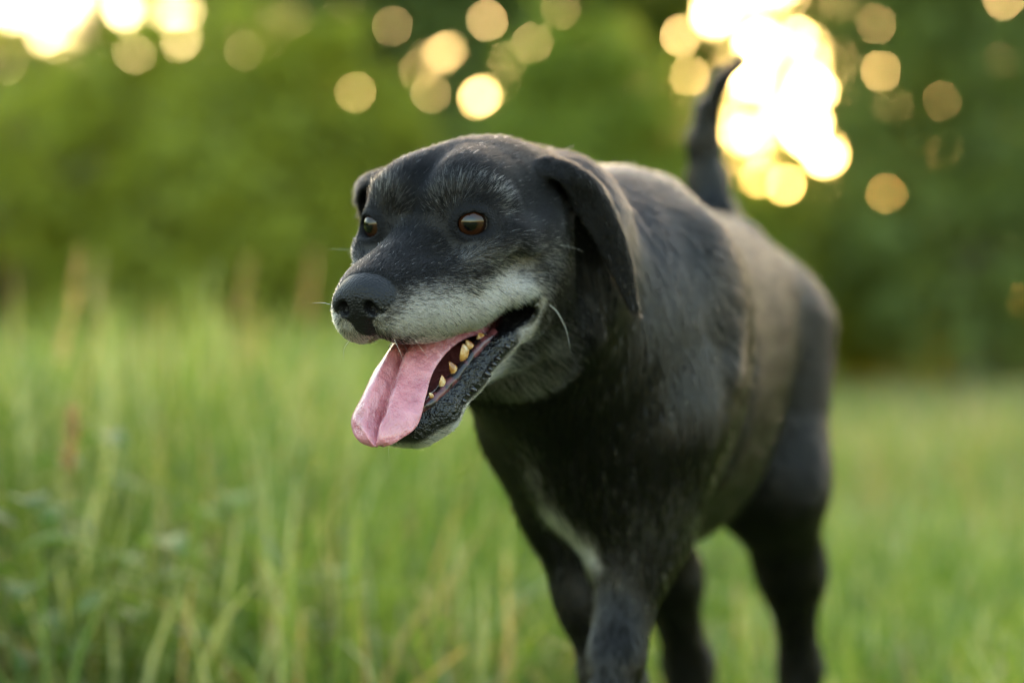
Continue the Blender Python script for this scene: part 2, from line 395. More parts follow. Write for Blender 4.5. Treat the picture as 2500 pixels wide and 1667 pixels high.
# ------------------------------------------------------------------ coat map: where hair grows, how long, which way, how white
def coat(V, N):
    h = HF.loc(V); b = BF.loc(V); hx, hy, hz = h.T; ay = np.abs(hy); bx, by, bz = b.T
    head = sst(hx, -12.5, -8.5) * sst(-np.linalg.norm(h - (0, 0, -4), axis=1), -17, -13)
    # bare places
    cav = np.minimum.reduce([ed(h, (2.3, 0, -7.0), (6.0, 1.9, 2.1)), ed(h, (-1.2, 0, -6.75), (2.7, 3.6, 0.8), 18),
                             ed(h, (-1.6, 0, -6.9), (3.8, 2.9, 1.6), 18), ed(h, (1.2, 0, -8.7), (4.9, 2.2, 1.55), 25), ed(h, (-0.3, 0, -6.85), (3.7, 7.0, 0.85), 15)])
    nzl = lowf(h, 3.0, 41)
    jaw_line = -6.55 - 0.47 * (hx + 1.5)                      # dividing line between the jaws
    lower = (hz < jaw_line) & (hx > -4)
    mouth = (cav < np.where(hx < 0.5, 0.38, 0.16)) & (hx > -5.5)
    lip = np.where(lower, sst(hz - (-9.25 - 0.52 * hx + 0.10 * nzl), -0.3, 0.1), sst(-cav, -0.45 - 0.35 * (hx < 0), -0.2 - 0.25 * (hx < 0))) * (hx > -4.6) * (hx < 7.5)
    hm = h * np.stack([np.ones_like(hy), np.sign(hy), np.ones_like(hy)], 1)
    lipc = sst(-segd(hm, (-0.6, 3.6, -6.75), (-3.3, 4.5, -6.25)), -1.15, -0.85)
    lip = lip * np.where(lower, sst(hx, -3.0, -2.0), 1)
    lip = np.maximum(lip, np.maximum(lipc, sst(-segd(hm, (-1.2, 3.0, -6.5), (-4.4, 3.2, -6.0)), -1.45, -1.15) * (hx < 0)))
    nose = (ed(h, (8.3, 0, -3.0), (1.55, 2.12, 1.5)) < 0.05) | ((segd(h, (9.2, 0, -3.9), (8.8, 0, -5.0)) < 0.75) & (hx > 7.6))
    nose &= ~((hx < 7.75) & (hz > -2.6))
    dl = []
    for s in (1, -1):
        g = EYE_AX * (1, s, 1); g = g / np.linalg.norm(g); c = EYE_C * (1, s, 1)
        side = np.cross((0, 0, 1), g); side /= np.linalg.norm(side); up = np.cross(g, side); cc = c + g * 1.3
        dl.append(segd(h, cc - side * 0.5 * s, cc + side * 0.42 * s))
    eye_d = np.minimum(*dl)
    rim = sst(-eye_d, -1.24, -1.04)
    bare = np.clip(mouth + lip + nose + rim, 0, 1)
    # whiteness
    nz = lowf(h, 0.9, 3) * 0.5 + lowf(h, 2.5, 4) * 0.35
    top = np.interp(hx, [-6, -3, 0, 3, 6, 8], [-5.6, -4.3, -3.6, -3.5, -3.7, -3.6])
    w = 0.93 * sst(top + 0.6 * nz - hz, -1.5, 1.0) * sst(hx, -5.5, -2.5) * head
    w *= 1 - 0.75 * np.exp(-(segd(h, (8.6, 0.5, -5.2), (7.2, 1.6, -5.7)) / 0.75) ** 2)       # darker just under the nose
    cheek = np.exp(-((hx + 3.5) / 3.6) ** 2 - ((hz + 3.2) / 1.5) ** 2) * (ay > 2)
    w = np.maximum(w, (0.36 + 0.25 * nz) * cheek * head)
    under = np.exp(-((hx - 1.2) / 2.0) ** 2 - ((hz + 2.2) / 1.0) ** 2) * (ay > 1.5)
    w = np.maximum(w, (0.30 + 0.25 * nz) * under)
    for s in (1, -1):
        q = h - EYE_C * (1, s, 1); r = np.hypot(q[:, 1] * s * 0.8 + q[:, 0] * -0.35, q[:, 2]); r3 = np.linalg.norm(q, axis=1)
        arc = np.exp(-((r3 - 2.55) / 0.55) ** 2) * sst(q[:, 2], 0.2, 1.4)
        w = np.maximum(w, np.clip(0.26 + 0.16 * nz, 0, 1) * arc * (hy * s > 0.4))
        outer = np.exp(-((r3 - 2.3) / 0.35) ** 2) * (q[:, 1] * s > 0.5) * sst(q[:, 2], -0.2, 0.6)
        w = np.maximum(w, 0.30 * outer)
        inner = np.exp(-(np.linalg.norm(h - (2.0, s * 1.7, 0.6), axis=1) / 1.3) ** 2)
        w = np.maximum(w, 0.08 * inner)
    w = np.maximum(w, 0.012 * head)
    chin = lower & (cav > 0.5) & (hx > -5)
    w = np.where(chin, np.maximum(w, 0.9), w)
    thr = np.exp(-(np.linalg.norm((h - (-6.4, 1.2, -10.2)) / (4.2, 5.5, 3.0), axis=1)) ** 2)
    w = np.maximum(w, np.clip(0.68 + 0.3 * nz, 0, 1) * sst(thr, 0.2, 0.75) * (hz < -6.6))
    nb = lowf(b, 0.45, 8)
    patch = np.exp(-(segd(b * (0.35, 1, 1), (3.2, -2.9, 32.3), (2.8, 0.9, 28.8)) / 1.8) ** 4) * (bx > 2) * sst(bz, 28.0, 29.5) * sst(-by, -1.6, -0.6)
    w = np.maximum(w, 0.95 * patch)
    streak = np.exp(-(segd(b * (0.35, 1, 1), (3.9, -3.4, 40.0), (3.2, -3.0, 33.0)) / 1.1) ** 2) * (bx > 2)
    w = np.maximum(w, 0.5 * streak)
    sh = np.exp(-(np.linalg.norm((b - (6, 6, 34.5)) / (7, 6, 5), axis=1)) ** 2)
    w = np.maximum(w, (0.15 + 0.14 * nb) * sh)
    w = np.clip(w, 0.0, 1)
    # direction of growth
    Xh, Yh, Zh = HF.R; Xb, Yb, Zb = BF.R
    sg = np.sign(hy)
    dh = -Xh[None] * 1.0 - Zh[None] * (0.55 * sst(ay, 1.5, 4.0) * sst(-hz, 0.5, 4.0))[:, None] + Yh[None] * (0.25 * sg * sst(ay, 0.2, 2.5))[:, None]
    dh += -Zh[None] * (0.5 * sst(-hz, 4.0, 6.0) * (~lower))[:, None]
    for s in (1, -1):      # whorl of the brows: hair stands up and away from the eye
        q = h - EYE_C * (1, s, 1); r3 = np.linalg.norm(q, axis=1)
        k = np.exp(-((r3 - 2.3) / 1.0) ** 2) * sst(q[:, 2], 0.1, 1.2) * (hy * s > 0)
        dh += ((q / (r3[:, None] + 1e-6)) @ HF.R * 1.9 + Yh[None] * 0.35 * s) * k[:, None]
    ear_m = sst(ay, 5.9, 6.6) * sst(-hx, 5.5, 6.5) * sst(hz, -9.5, -8.5) * sst(ed(h, (-9.8, 0, -3.0), (4.2, 12, 7.5)) * -1, -0.4, 0.2)
    de = -Zh[None] * 1.0 - Xh[None] * 0.25 + Yh[None] * 0.15 * sg[:, None]
    dh = dh * (1 - ear_m)[:, None] + de * ear_m[:, None]
    leg = sst(-bz, -30, -25) * np.ones_like(bx)
    front = sst(bx, 3, 9)
    dbv = -Xb[None] * (1 - 0.8 * front)[:, None] - Zb[None] * (0.55 + 0.7 * front)[:, None]
    dbv = dbv * (1 - leg)[:, None] - Zb[None] * (1.2 * leg)[:, None]
    tail = sst(bz, 56, 59) * (bx < -40)
    dbv = dbv * (1 - tail)[:, None] + Zb[None] * tail[:, None]
    D = dh * head[:, None] + dbv * (1 - head)[:, None]
    # length (cm), lift
    mz = sst(hx, 1.0, 5.0) * head
    L = 0.75 * (1 - mz) + 0.42 * mz
    L = L * head + (1 - head) * (1.5 - 0.5 * leg)
    L = np.where(chin, 0.5, L)
    L = L + 1.2 * sst(thr, 0.2, 0.7) * (hz < -6)
    L *= 1 - 0.5 * sst(-eye_d, -1.7, -1.0)
    L = L * (1 - 0.35 * ear_m)
    lift = 0.07 + 0.13 * mz + 0.14 * sst(thr, 0.2, 0.7) + 0.12 * patch
    brow = np.zeros(len(V))
    for s in (1, -1):
        q = h - EYE_C * (1, s, 1); r3 = np.linalg.norm(q, axis=1)
        brow = np.maximum(brow, np.exp(-((r3 - 2.4) / 0.8) ** 2) * sst(q[:, 2], 0.3, 1.2))
    lift = lift + 0.12 * brow
    L = L * (1 + 0.1 * brow)
    return dict(h=h, head=head, bare=bare, mouth=mouth, lip=lip, nose=nose, rim=rim, w=w, D=D, L=L, lift=lift, cav=cav, ear=ear_m, lower=lower)

CO = coat(DV, DN)
# colour of the skin under the hair
ncol = np.tile(np.array([0.006, 0.0058, 0.006]), (len(DV), 1))
ncol = ncol * (1 - CO['w'][:, None] * 0.75) + np.array([0.36, 0.33, 0.31]) * (CO['w'][:, None] * 0.75)
blk = np.clip(CO['lip'] + CO['nose'] + CO['rim'] + CO['mouth'], 0, 1)[:, None]
ncol = ncol * (1 - blk) + np.array([0.005, 0.0047, 0.0055]) * blk
deep = (CO['mouth'] * sst(-np.abs(CO['h'][:, 1]), -3.0, -1.6))[:, None]
pinkn = (0.5 + 0.5 * lowf(CO['h'], 1.6, 12))[:, None]
ncol = ncol * (1 - deep) + (np.array([0.20, 0.055, 0.06]) * pinkn + np.array([0.03, 0.01, 0.012]) * (1 - pinkn)) * deep
wet = np.clip(CO['mouth'] * 0.8 + CO['lip'] * 0.85 + 0.5 * CO['nose'] + CO['rim'] * 0.15, 0, 1)

skin = NT('dog_skin')
pb = skin.n('ShaderNodeBsdfPrincipled')
ca = skin.attr('skin_colour'); wa = skin.attr('wet')
skin.l(ca.outputs['Color'], pb.inputs['Base Color'])
tc = skin.n('ShaderNodeTexCoord')
vor = skin.n('ShaderNodeTexVoronoi'); vor.inputs['Scale'].default_value = 700; skin.l(tc.outputs['Object'], vor.inputs['Vector'])
nz1 = skin.noise(500, 4, tc.outputs['Object'])
mul = skin.n('ShaderNodeMath', operation='MULTIPLY'); skin.l(vor.outputs['Distance'], mul.inputs[0]); skin.l(nz1.outputs['Fac'], mul.inputs[1])
bmp = skin.n('ShaderNodeBump'); bmp.inputs['Strength'].default_value = 0.6; bmp.inputs['Distance'].default_value = 0.002
skin.l(mul.outputs[0], bmp.inputs['Height'])
nzb = skin.noise(260, 3, tc.outputs['Object']); la = skin.attr('lip')
ml = skin.n('ShaderNodeMath', operation='MULTIPLY'); skin.l(nzb.outputs['Fac'], ml.inputs[0]); skin.l(la.outputs['Fac'], ml.inputs[1])
bm2 = skin.n('ShaderNodeBump'); bm2.inputs['Strength'].default_value = 0.9; bm2.inputs['Distance'].default_value = 0.0032
skin.l(ml.outputs[0], bm2.inputs['Height']); skin.l(bmp.outputs[0], bm2.inputs['Normal']); skin.l(bm2.outputs[0], pb.inputs['Normal'])
sp_ = skin.n('ShaderNodeMapRange'); sp_.inputs['To Min'].default_value = 0.05; sp_.inputs['To Max'].default_value = 0.45; skin.l(wa.outputs['Fac'], sp_.inputs[0]); skin.l(sp_.outputs[0], pb.inputs['Specular IOR Level'])
mr = skin.n('ShaderNodeMapRange'); mr.inputs['To Min'].default_value = 0.75; mr.inputs['To Max'].default_value = 0.22
skin.l(wa.outputs['Fac'], mr.inputs[0]); skin.l(mr.outputs[0], pb.inputs['Roughness'])
skin.l(pb.outputs[0], skin.out.inputs[0])
body = mesh_obj('body', DV - DOG_O, DF, skin.m, dog)
at = body.data.attributes.new('skin_colour', 'FLOAT_COLOR', 'POINT')
at.data.foreach_set('color', np.concatenate([ncol, np.ones((len(DV), 1))], 1).astype(F).ravel())
at = body.data.attributes.new('lip', 'FLOAT', 'POINT'); at.data.foreach_set('value', np.clip(CO['lip'] + CO['mouth'], 0, 1).astype(F))
at = body.data.attributes.new('wet', 'FLOAT', 'POINT'); at.data.foreach_set('value', wet.astype(F))

# ------------------------------------------------------------------ fur as hair curves
def fur_material(name, rough, radial, ior):
    m = NT(name); hb = m.n('ShaderNodeBsdfHairPrincipled'); hb.parametrization = 'COLOR'
    hc = m.attr('hair_colour'); m.l(hc.outputs['Color'], hb.inputs['Color'])
    hb.inputs['Roughness'].default_value = rough; hb.inputs['Radial Roughness'].default_value = radial
    hb.inputs['IOR'].default_value = ior; hb.inputs['Random Roughness'].default_value = 0.2
    m.l(hb.outputs[0], m.out.inputs[0]); return m.m
FUR_FACE = fur_material('short_face_fur', 0.28, 0.4, 1.23)
FUR_BODY = fur_material('glossy_body_fur', 0.18, 0.32, 1.38)

def grow(name, dens_fn, rad_root, seed, npt=5, mat=None):
    r = np.random.default_rng(seed)
    P0, P1, P2, P3 = (DV[DF[:, i]] for i in range(4))
    area = 0.5 * np.linalg.norm(np.cross(P2 - P0, P3 - P1), axis=1) * 1e4            # cm2
    dens = dens_fn[DF].mean(1)
    n = r.poisson(area * dens); fi = np.repeat(np.arange(len(DF)), n); m = len(fi)
    u, v = r.random(m)[:, None], r.random(m)[:, None]
    def itp(A):
        A = A if A.ndim == 2 else A[:, None]
        return (A[DF[fi, 0]] * (1 - u) * (1 - v) + A[DF[fi, 1]] * u * (1 - v) + A[DF[fi, 2]] * u * v + A[DF[fi, 3]] * (1 - u) * v)
    p = itp(DV); nr = itp(DN); nr /= np.linalg.norm(nr, axis=1, keepdims=True)
    D = itp(CO['D']); L = itp(CO['L'])[:, 0] * 0.01; lift = itp(CO['lift'])[:, 0]; w = itp(CO['w'])[:, 0]
    # clumped wander of the direction
    pc = p * 100
    wob = np.stack([lowf(pc, 3.0, seed + 1), lowf(pc, 3.0, seed + 2), lowf(pc, 3.0, seed + 3)], 1) * 0.12
    D = D / (np.linalg.norm(D, axis=1, keepdims=True) + 1e-9) + wob + r.normal(size=(m, 3)) * 0.10
    T = D - nr * (D * nr).sum(1, keepdims=True); T /= np.linalg.norm(T, axis=1, keepdims=True) + 1e-9
    L = L * r.uniform(0.65, 1.2, m)
    lift = lift * r.uniform(0.5, 1.7, m) + (r.random(m) < 0.02) * 0.25
    s = np.linspace(0, 1, npt)
    # hair leaves the skin then lies down along it
    t_ = s[None] - 0.0; hgt = lift[:, None] * (1 - np.exp(-3.0 * s[None])) / 1.2
    pts = p[:, None] + (T[:, None] * t_[..., None] + nr[:, None] * (hgt + 0.02)[..., None]) * L[:, None, None] - nr[:, None] * 0.0004
    white = r.random(m) < w
    g = np.where(white, r.uniform(0.70, 0.96, m), r.uniform(0.003, 0.008, m))
    col = np.stack([g * np.where(white, 1.0, 1.12), g * np.where(white, 0.92, 0.96), g * np.where(white, 0.86, 0.90), np.ones(m)], 1)
    cu = bpy.data.hair_curves.new(name); cu.add_curves([npt] * m)
    cu.points.foreach_set('position', (pts - DOG_O).astype(F).ravel())
    rad = (rad_root * r.uniform(0.7, 1.3, m))[:, None] * np.interp(s, [0, 0.5, 1], [1, 0.85, 0.12])[None]
    ra = cu.attributes.get('radius') or cu.attributes.new('radius', 'FLOAT', 'POINT')
    ra.data.foreach_set('value', rad.astype(F).ravel())
    a = cu.attributes.new('hair_colour', 'FLOAT_COLOR', 'CURVE'); a.data.foreach_set('color', col.astype(F).ravel())
    cu.materials.append(mat)
    o = link(bpy.data.objects.new(name, cu), body)
    print(name, m)
    return o
near = CO['head'] * (1 - CO['bare'])
grow('face_fur', near * 220, 0.00012, 21, 5, FUR_FACE)
grow('body_fur', (1 - CO['head']) * (1 - CO['bare']) * 34, 0.00024, 31, 4, FUR_BODY)

# ------------------------------------------------------------------ eyes
def uv_sphere(r, nu=40, nv=28):
    v = []; f = []
    for i in range(nv + 1):
        th = math.pi * i / nv
        for j in range(nu):
            ph = 2 * math.pi * j / nu
            v.append((r * math.sin(th) * math.cos(ph), r * math.sin(th) * math.sin(ph), r * math.cos(th)))
    for i in range(nv):
        for j in range(nu):
            f.append((i * nu + j, (i + 1) * nu + j, (i + 1) * nu + (j + 1) % nu, i * nu + (j + 1) % nu))
    return np.array(v), np.array(f)
em = NT('eyeball')
tc = em.n('ShaderNodeTexCoord'); sp = em.n('ShaderNodeSeparateXYZ'); em.l(tc.outputs['Object'], sp.inputs[0])
vl = em.n('ShaderNodeCombineXYZ'); em.l(sp.outputs[0], vl.inputs[0]); em.l(sp.outputs[1], vl.inputs[1])
ln = em.n('ShaderNodeVectorMath', operation='LENGTH'); em.l(vl.outputs[0], ln.inputs[0])
mr = em.n('ShaderNodeMapRange'); mr.inputs['From Max'].default_value = 0.0119; em.l(ln.outputs['Value'], mr.inputs[0])
fr_ = em.noise(700, 3, tc.outputs['Object'])
ad = em.n('ShaderNodeMath', operation='MULTIPLY_ADD'); em.l(fr_.outputs['Fac'], ad.inputs[0]); ad.inputs[1].default_value = 0.06; em.l(mr.outputs[0], ad.inputs[2])
rp = em.ramp(ad.outputs[0], [(0.0, (0.002, 0.002, 0.002)), (0.36, (0.001, 0.001, 0.001)), (0.43, (0.018, 0.006, 0.0025)), (0.60, (0.028, 0.010, 0.004)), (0.72, (0.010, 0.004, 0.002)), (0.80, (0.012, 0.008, 0.007)), (0.90, (0.22, 0.19, 0.17))])
pe = em.n('ShaderNodeBsdfPrincipled'); em.l(rp.outputs[0], pe.inputs['Base Color']); pe.inputs['Roughness'].default_value = 0.25
pe.inputs['Coat Weight'].default_value = 1.0; pe.inputs['Coat Roughness'].default_value = 0.015; pe.inputs['Coat IOR'].default_value = 1.42; pe.inputs['Specular IOR Level'].default_value = 0.0
em.l(pe.outputs[0], em.out.inputs[0])
for s in (1, -1):
    v, f = uv_sphere(0.0119)
    th = np.arccos(np.clip(v[:, 2] / 0.0119, -1, 1)); v = v * (1 + 0.07 * np.exp(-(th / 0.62) ** 2))[:, None]
    o = mesh_obj('eye', v, f, em.m, dog)
    g = np.array((0.90, 0.36 * s, 0.06)); gw = Vector((g @ HF.R)).normalized()
    o.location = Vector(HF.w(EYE_C * (1, s, 1)) - DOG_O); o.rotation_euler = gw.to_track_quat('Z', 'Y').to_euler()

# ------------------------------------------------------------------ tongue
def crom(P, n):
    P = np.asarray(P, float); P = np.concatenate([[2 * P[0] - P[1]], P, [2 * P[-1] - P[-2]]]); m = len(P) - 3; out = []
    for t in np.linspace(0, m - 1e-6, n):
        i = int(t); u = t - i; a, b, c, d = P[i:i + 4]
        out.append(0.5 * (2 * b + (c - a) * u + (2 * a - 5 * b + 4 * c - d) * u * u + (3 * b - a - 3 * c + d) * u ** 3))
    return np.array(out)
TS = crom([(-4.0, 0.0, -8.0, 2.1, .6), (-1.0, 0.0, -7.3, 2.0, .6), (2.2, 0.0, -7.3, 2.0, .55), (4.6, -0.05, -8.2, 2.05, .5), (6.2, -0.1, -9.5, 2.2, .45),
           (7.4, -0.1, -10.6, 2.35, .4), (8.2, -0.05, -11.25, 2.05, .35), (8.75, 0.0, -11.7, 1.35, .28), (9.0, 0.05, -11.95, 0.4, .15)], 44)
nc = 40; tv = []
for i in range(len(TS)):
    c = TS[i, :3]; w_, th_ = TS[i, 3], TS[i, 4]
    tg = TS[min(i + 1, len(TS) - 1), :3] - TS[max(i - 1, 0), :3]; tg /= np.linalg.norm(tg)
    lat = np.array((0, 1.0, 0)); nn = np.cross(tg, lat); nn /= np.linalg.norm(nn)
    if nn[2] < 0: nn = -nn
    a = i / len(TS)
    for j in range(nc):
        ph = 2 * math.pi * j / nc; y = math.cos(ph); t_ = math.sin(ph)
        gro = 1.6 * math.exp(-((y + 0.05) / 0.15) ** 2) * min(1, a * 2 + 0.3) * (1 - max(0, a - 0.9) * 7)
        curl = 0.70 * (1 - y * y) - 0.10 * y ** 4                   # domed halves, dropping edges
        wav = 0.07 * math.sin(7 * a + 3 * y) + 0.05 * math.sin(17 * a + 5 * y + 1) + 0.03 * math.sin(29 * a - 9 * y)
        z = (th_ * t_ * (0.75 + 0.25 * (1 - abs(y)))) + (curl - gro * (1 if t_ > 0 else 0.5)) * (w_ / 2.1) + wav
        tv.append(c + lat * y * w_ * (1 + 0.03 * math.sin(11 * a + 2)) + nn * z)
tf = [(i * nc + j, i * nc + (j + 1) % nc, (i + 1) * nc + (j + 1) % nc, (i + 1) * nc + j) for i in range(len(TS) - 1) for j in range(nc)]
tf += [tuple(range((len(TS) - 1) * nc, len(TS) * nc)), tuple(reversed(range(nc)))]
tm = NT('tongue_flesh')
tc = tm.n('ShaderNodeTexCoord'); n1 = tm.noise(90, 4, tc.outputs['Object']); n2 = tm.noise(900, 3, tc.outputs['Object']); n3 = tm.noise(45, 3, tc.outputs['Object'])
rp = tm.ramp(n1.outputs['Fac'], [(0.3, (0.36, 0.115, 0.145)), (0.7, (0.53, 0.22, 0.265))])
pt = tm.n('ShaderNodeBsdfPrincipled'); tm.l(rp.outputs[0], pt.inputs['Base Color'])
pt.inputs['Coat Weight'].default_value = 0.5; pt.inputs['Coat Roughness'].default_value = 0.12; pt.inputs['Subsurface Weight'].default_value = 0.35; pt.inputs['Subsurface Radius'].default_value = (1.0, 0.35, 0.25); pt.inputs['Subsurface Scale'].default_value = 0.004
rr = tm.n('ShaderNodeMapRange'); rr.inputs['From Min'].default_value = 0.35; rr.inputs['From Max'].default_value = 0.65; rr.inputs['To Min'].default_value = 0.12; rr.inputs['To Max'].default_value = 0.5
tm.l(n3.outputs['Fac'], rr.inputs[0]); tm.l(rr.outputs[0], pt.inputs['Roughness'])
bm = tm.n('ShaderNodeBump'); bm.inputs['Strength'].default_value = 0.5; bm.inputs['Distance'].default_value = 0.0012; tm.l(n2.outputs['Fac'], bm.inputs['Height'])
bm2 = tm.n('ShaderNodeBump'); bm2.inputs['Strength'].default_value = 0.7; bm2.inputs['Distance'].default_value = 0.008; tm.l(n1.outputs['Fac'], bm2.inputs['Height']); tm.l(bm.outputs[0], bm2.inputs['Normal'])
tm.l(bm2.outputs[0], pt.inputs['Normal']); tm.l(pt.outputs[0], tm.out.inputs[0])
tongue = mesh_obj('tongue', HF.w(np.array(tv)) - DOG_O, tf, tm.m, dog)

# ------------------------------------------------------------------ teeth
im = NT('tooth_enamel')
tc = im.n('ShaderNodeTexCoord'); n1 = im.noise(160, 3, tc.outputs['Object'])
rp = im.ramp(n1.outputs['Fac'], [(0.38, (0.22, 0.09, 0.02)), (0.5, (0.40, 0.21, 0.06)), (0.64, (0.55, 0.42, 0.25))])
pi_ = im.n('ShaderNodeBsdfPrincipled'); im.l(rp.outputs[0], pi_.inputs['Base Color']); pi_.inputs['Roughness'].default_value = 0.25
pi_.inputs['Subsurface Weight'].default_value = 0.2; pi_.inputs['Subsurface Scale'].default_value = 0.002
im.l(pi_.outputs[0], im.out.inputs[0])
def tooth(c, r, hgt, tilt, lean=0.0, down=False):
    """leaf-shaped cheek tooth: broad neck, bulging flank, cusp with shoulders"""
    v = []; f = []; nn = 14; prof = [(0.0, 0.85), (0.2, 1.0), (0.42, 0.92), (0.6, 0.72), (0.78, 0.46), (0.92, 0.2), (1.0, 0.04)]
    for t, k in prof:
        for j in range(nn):
            a = 2 * math.pi * j / nn
            sh = 1 + 0.12 * math.cos(3 * a) * (t > 0.5)
            v.append((r[0] * k * math.cos(a) * sh, r[1] * k * math.sin(a), hgt * t + 0.05 * hgt * math.cos(2 * a) * t))
    for i in range(len(prof) - 1):
        for j in range(nn): f.append((i * nn + j, i * nn + (j + 1) % nn, (i + 1) * nn + (j + 1) % nn, (i + 1) * nn + j))
    f.append(tuple(range((len(prof) - 1) * nn, len(prof) * nn))); f.append(tuple(reversed(range(nn))))
    R = rotm(lean, tilt + (180 if down else 0), 0); v = (np.array(v) * (0.88, 0.9, 0.86)) @ R.T + np.array(c)
    return mesh_obj('tooth', HF.w(v) - DOG_O, f, im.m, dog)
for c, r, hg, ti, le in [((4.75, 1.85, -10.05), (.25, .22), .66, 34, 8), ((3.85, 2.08, -9.5), (.40, .24), .90, 12, -8), ((2.55, 2.35, -9.0), (.42, .26), 1.15, 28, 6),
                         ((1.40, 2.5, -8.35), (.66, .30), 1.25, 16, -5), ((0.70, 2.62, -7.9), (.36, .28), .95, 30, 6), ((-0.4, 2.75, -7.55), (.5, .3), .6, 20, 0)]:
    tooth(c, r, hg, ti, le)
for c, r, hg, ti in [((1.5, 2.35, -5.75), (.55, .32), .85, 8), ((0.5, 2.5, -5.5), (.42, .3), .55, 0)]:
    tooth(c, r, hg, ti, down=True)
gmm = NT('gum_flesh'); tc = gmm.n('ShaderNodeTexCoord'); n1 = gmm.noise(130, 3, tc.outputs['Object'])
rp = gmm.ramp(n1.outputs['Fac'], [(0.42, (0.010, 0.006, 0.007)), (0.56, (0.10, 0.028, 0.032))])
pgm = gmm.n('ShaderNodeBsdfPrincipled'); pgm.inputs['Roughness'].default_value = 0.25; gmm.l(rp.outputs[0], pgm.inputs['Base Color']); gmm.l(pgm.outputs[0], gmm.out.inputs[0])
for s in (1, -1):
    C = crom([(-1.8, 2.95 * s, -7.5), (0.2, 2.8 * s, -7.85), (1.4, 2.6 * s, -8.45), (2.6, 2.4 * s, -9.1), (3.9, 2.1 * s, -9.65), (4.9, 1.75 * s, -10.25), (5.5, 1.1 * s, -10.6)], 22); v = []; f = []
    for i, c in enumerate(C):
        tg = C[min(i + 1, 21)] - C[max(i - 1, 0)]; tg /= np.linalg.norm(tg); a_ = np.cross(tg, (0, 0, 1.0)); a_ /= np.linalg.norm(a_); b_ = np.cross(a_, tg)
        for j in range(10):
            r_ = 0.40 + 0.04 * math.sin(i * 1.9 + j); v.append(c + r_ * (a_ * math.cos(j * .6283) + b_ * math.sin(j * .6283)))
    f = [(i * 10 + j, i * 10 + (j + 1) % 10, i * 10 + 10 + (j + 1) % 10, i * 10 + 10 + j) for i in range(21) for j in range(10)]
    mesh_obj('gum', HF.w(np.array(v)) - DOG_O, f, gmm.m, dog)

# ------------------------------------------------------------------ scalloped edge of the lower lips
sm_ = NT('wet_lip')
pl = sm_.n('ShaderNodeBsdfPrincipled'); pl.inputs['Base Color'].default_value = (0.012, 0.010, 0.012, 1); pl.inputs['Roughness'].default_value = 0.2
sm_.l(pl.outputs[0], sm_.out.inputs[0])
for s in (1, -1):
    line = crom([(-1.6, 4.15 * s, -7.8), (0.2, 3.85 * s, -8.8), (1.6, 3.5 * s, -9.6), (3.2, 2.95 * s, -10.5)], 12)
    for i, c in enumerate(line):
        v, f = uv_sphere(1.0, 10, 8)
        r_ = 0.16 + 0.05 * math.sin(i * 2.3) + 0.03 * math.cos(i * 5.1)
        v = v * (r_ * 0.75, r_ * 1.7, r_ * 1.0); v[:, 2] -= np.abs(v[:, 1]) * 0.45
        mesh_obj('lip_papilla', HF.w(v + c) - DOG_O, f, sm_.m, dog)

# ------------------------------------------------------------------ whiskers
wm = NT('whisker_hair'); pw = wm.n('ShaderNodeBsdfPrincipled'); pw.inputs['Base Color'].default_value = (0.75, 0.72, 0.66, 1); pw.inputs['Roughness'].default_value = 0.4
wm.l(pw.outputs[0], wm.out.inputs[0])
wk = NT('dark_whisker_hair'); pw = wk.n('ShaderNodeBsdfPrincipled'); pw.inputs['Base Color'].default_value = (0.02, 0.02, 0.02, 1); pw.inputs['Roughness'].default_value = 0.4
wk.l(pw.outputs[0], wk.out.inputs[0])
def whisker(pts, r0, mat):
    C = HF.w(crom(pts, 12)); v = []; f = []
    for i, c in enumerate(C):
        tg = C[min(i + 1, 11)] - C[max(i - 1, 0)]; tg /= np.linalg.norm(tg)
        a = np.cross(tg, (0.3, 0.5, 0.8)); a /= np.linalg.norm(a); b_ = np.cross(tg, a); r_ = 0.65 * r0 * (1 - 0.9 * i / 11)
        for j in range(5): v.append(c + r_ * (a * math.cos(j * 1.2566) + b_ * math.sin(j * 1.2566)))
    f = [(i * 5 + j, i * 5 + (j + 1) % 5, i * 5 + 5 + (j + 1) % 5, i * 5 + 5 + j) for i in range(11) for j in range(5)]
    return mesh_obj('whisker', np.array(v) - DOG_O, f, mat, dog)
whisker([(-4.0, 5.0, -5.9), (-4.6, 5.9, -6.4), (-4.9, 6.5, -7.9), (-4.8, 6.7, -9.4)], 0.00035, wm.m)
whisker([(8.0, -2.0, -3.6), (8.5, -2.8, -3.2), (8.6, -3.6, -3.2)], 0.00028, wm.m)
whisker([(3.6, 3.2, -4.6), (3.0, 4.2, -5.2), (2.4, 4.7, -6.6)], 0.00022, wm.m)
whisker([(5.4, 3.1, -4.4), (5.0, 3.9, -5.0), (4.4, 4.2, -6.2)], 0.00018, wk.m)
whisker([(-4.5, 5.4, -2.6), (-5.5, 6.6, -2.6), (-6.5, 7.6, -3.2)], 0.00016, wm.m)
whisker([(-3.0, -5.6, -2.4), (-2.4, -7.4, -2.0), (-2.2, -8.8, -1.9)], 0.00016, wm.m)
for i in range(9):
    a = i / 8.0; s = -1 if i % 2 else 1
    whisker([(8.0 - 1.6 * a, s * (1.5 + 0.8 * a), -5.6), (8.2 - 1.5 * a, s * (1.9 + a), -6.2), (8.1 - 1.8 * a, s * (2.1 + 1.2 * a), -7.0)], 0.00014, wm.m if i % 3 == 0 else wk.m)
for i in range(6):
    whisker([(5.8 - 0.5 * i, 0.4 * i - 1.0, -12.6 + 0.15 * i), (5.7 - 0.55 * i, 0.5 * i - 1.2, -13.2 + 0.15 * i), (5.4 - 0.6 * i, 0.6 * i - 1.4, -13.8 + 0.15 * i)], 0.00012, wk.m if i % 2 else wm.m)

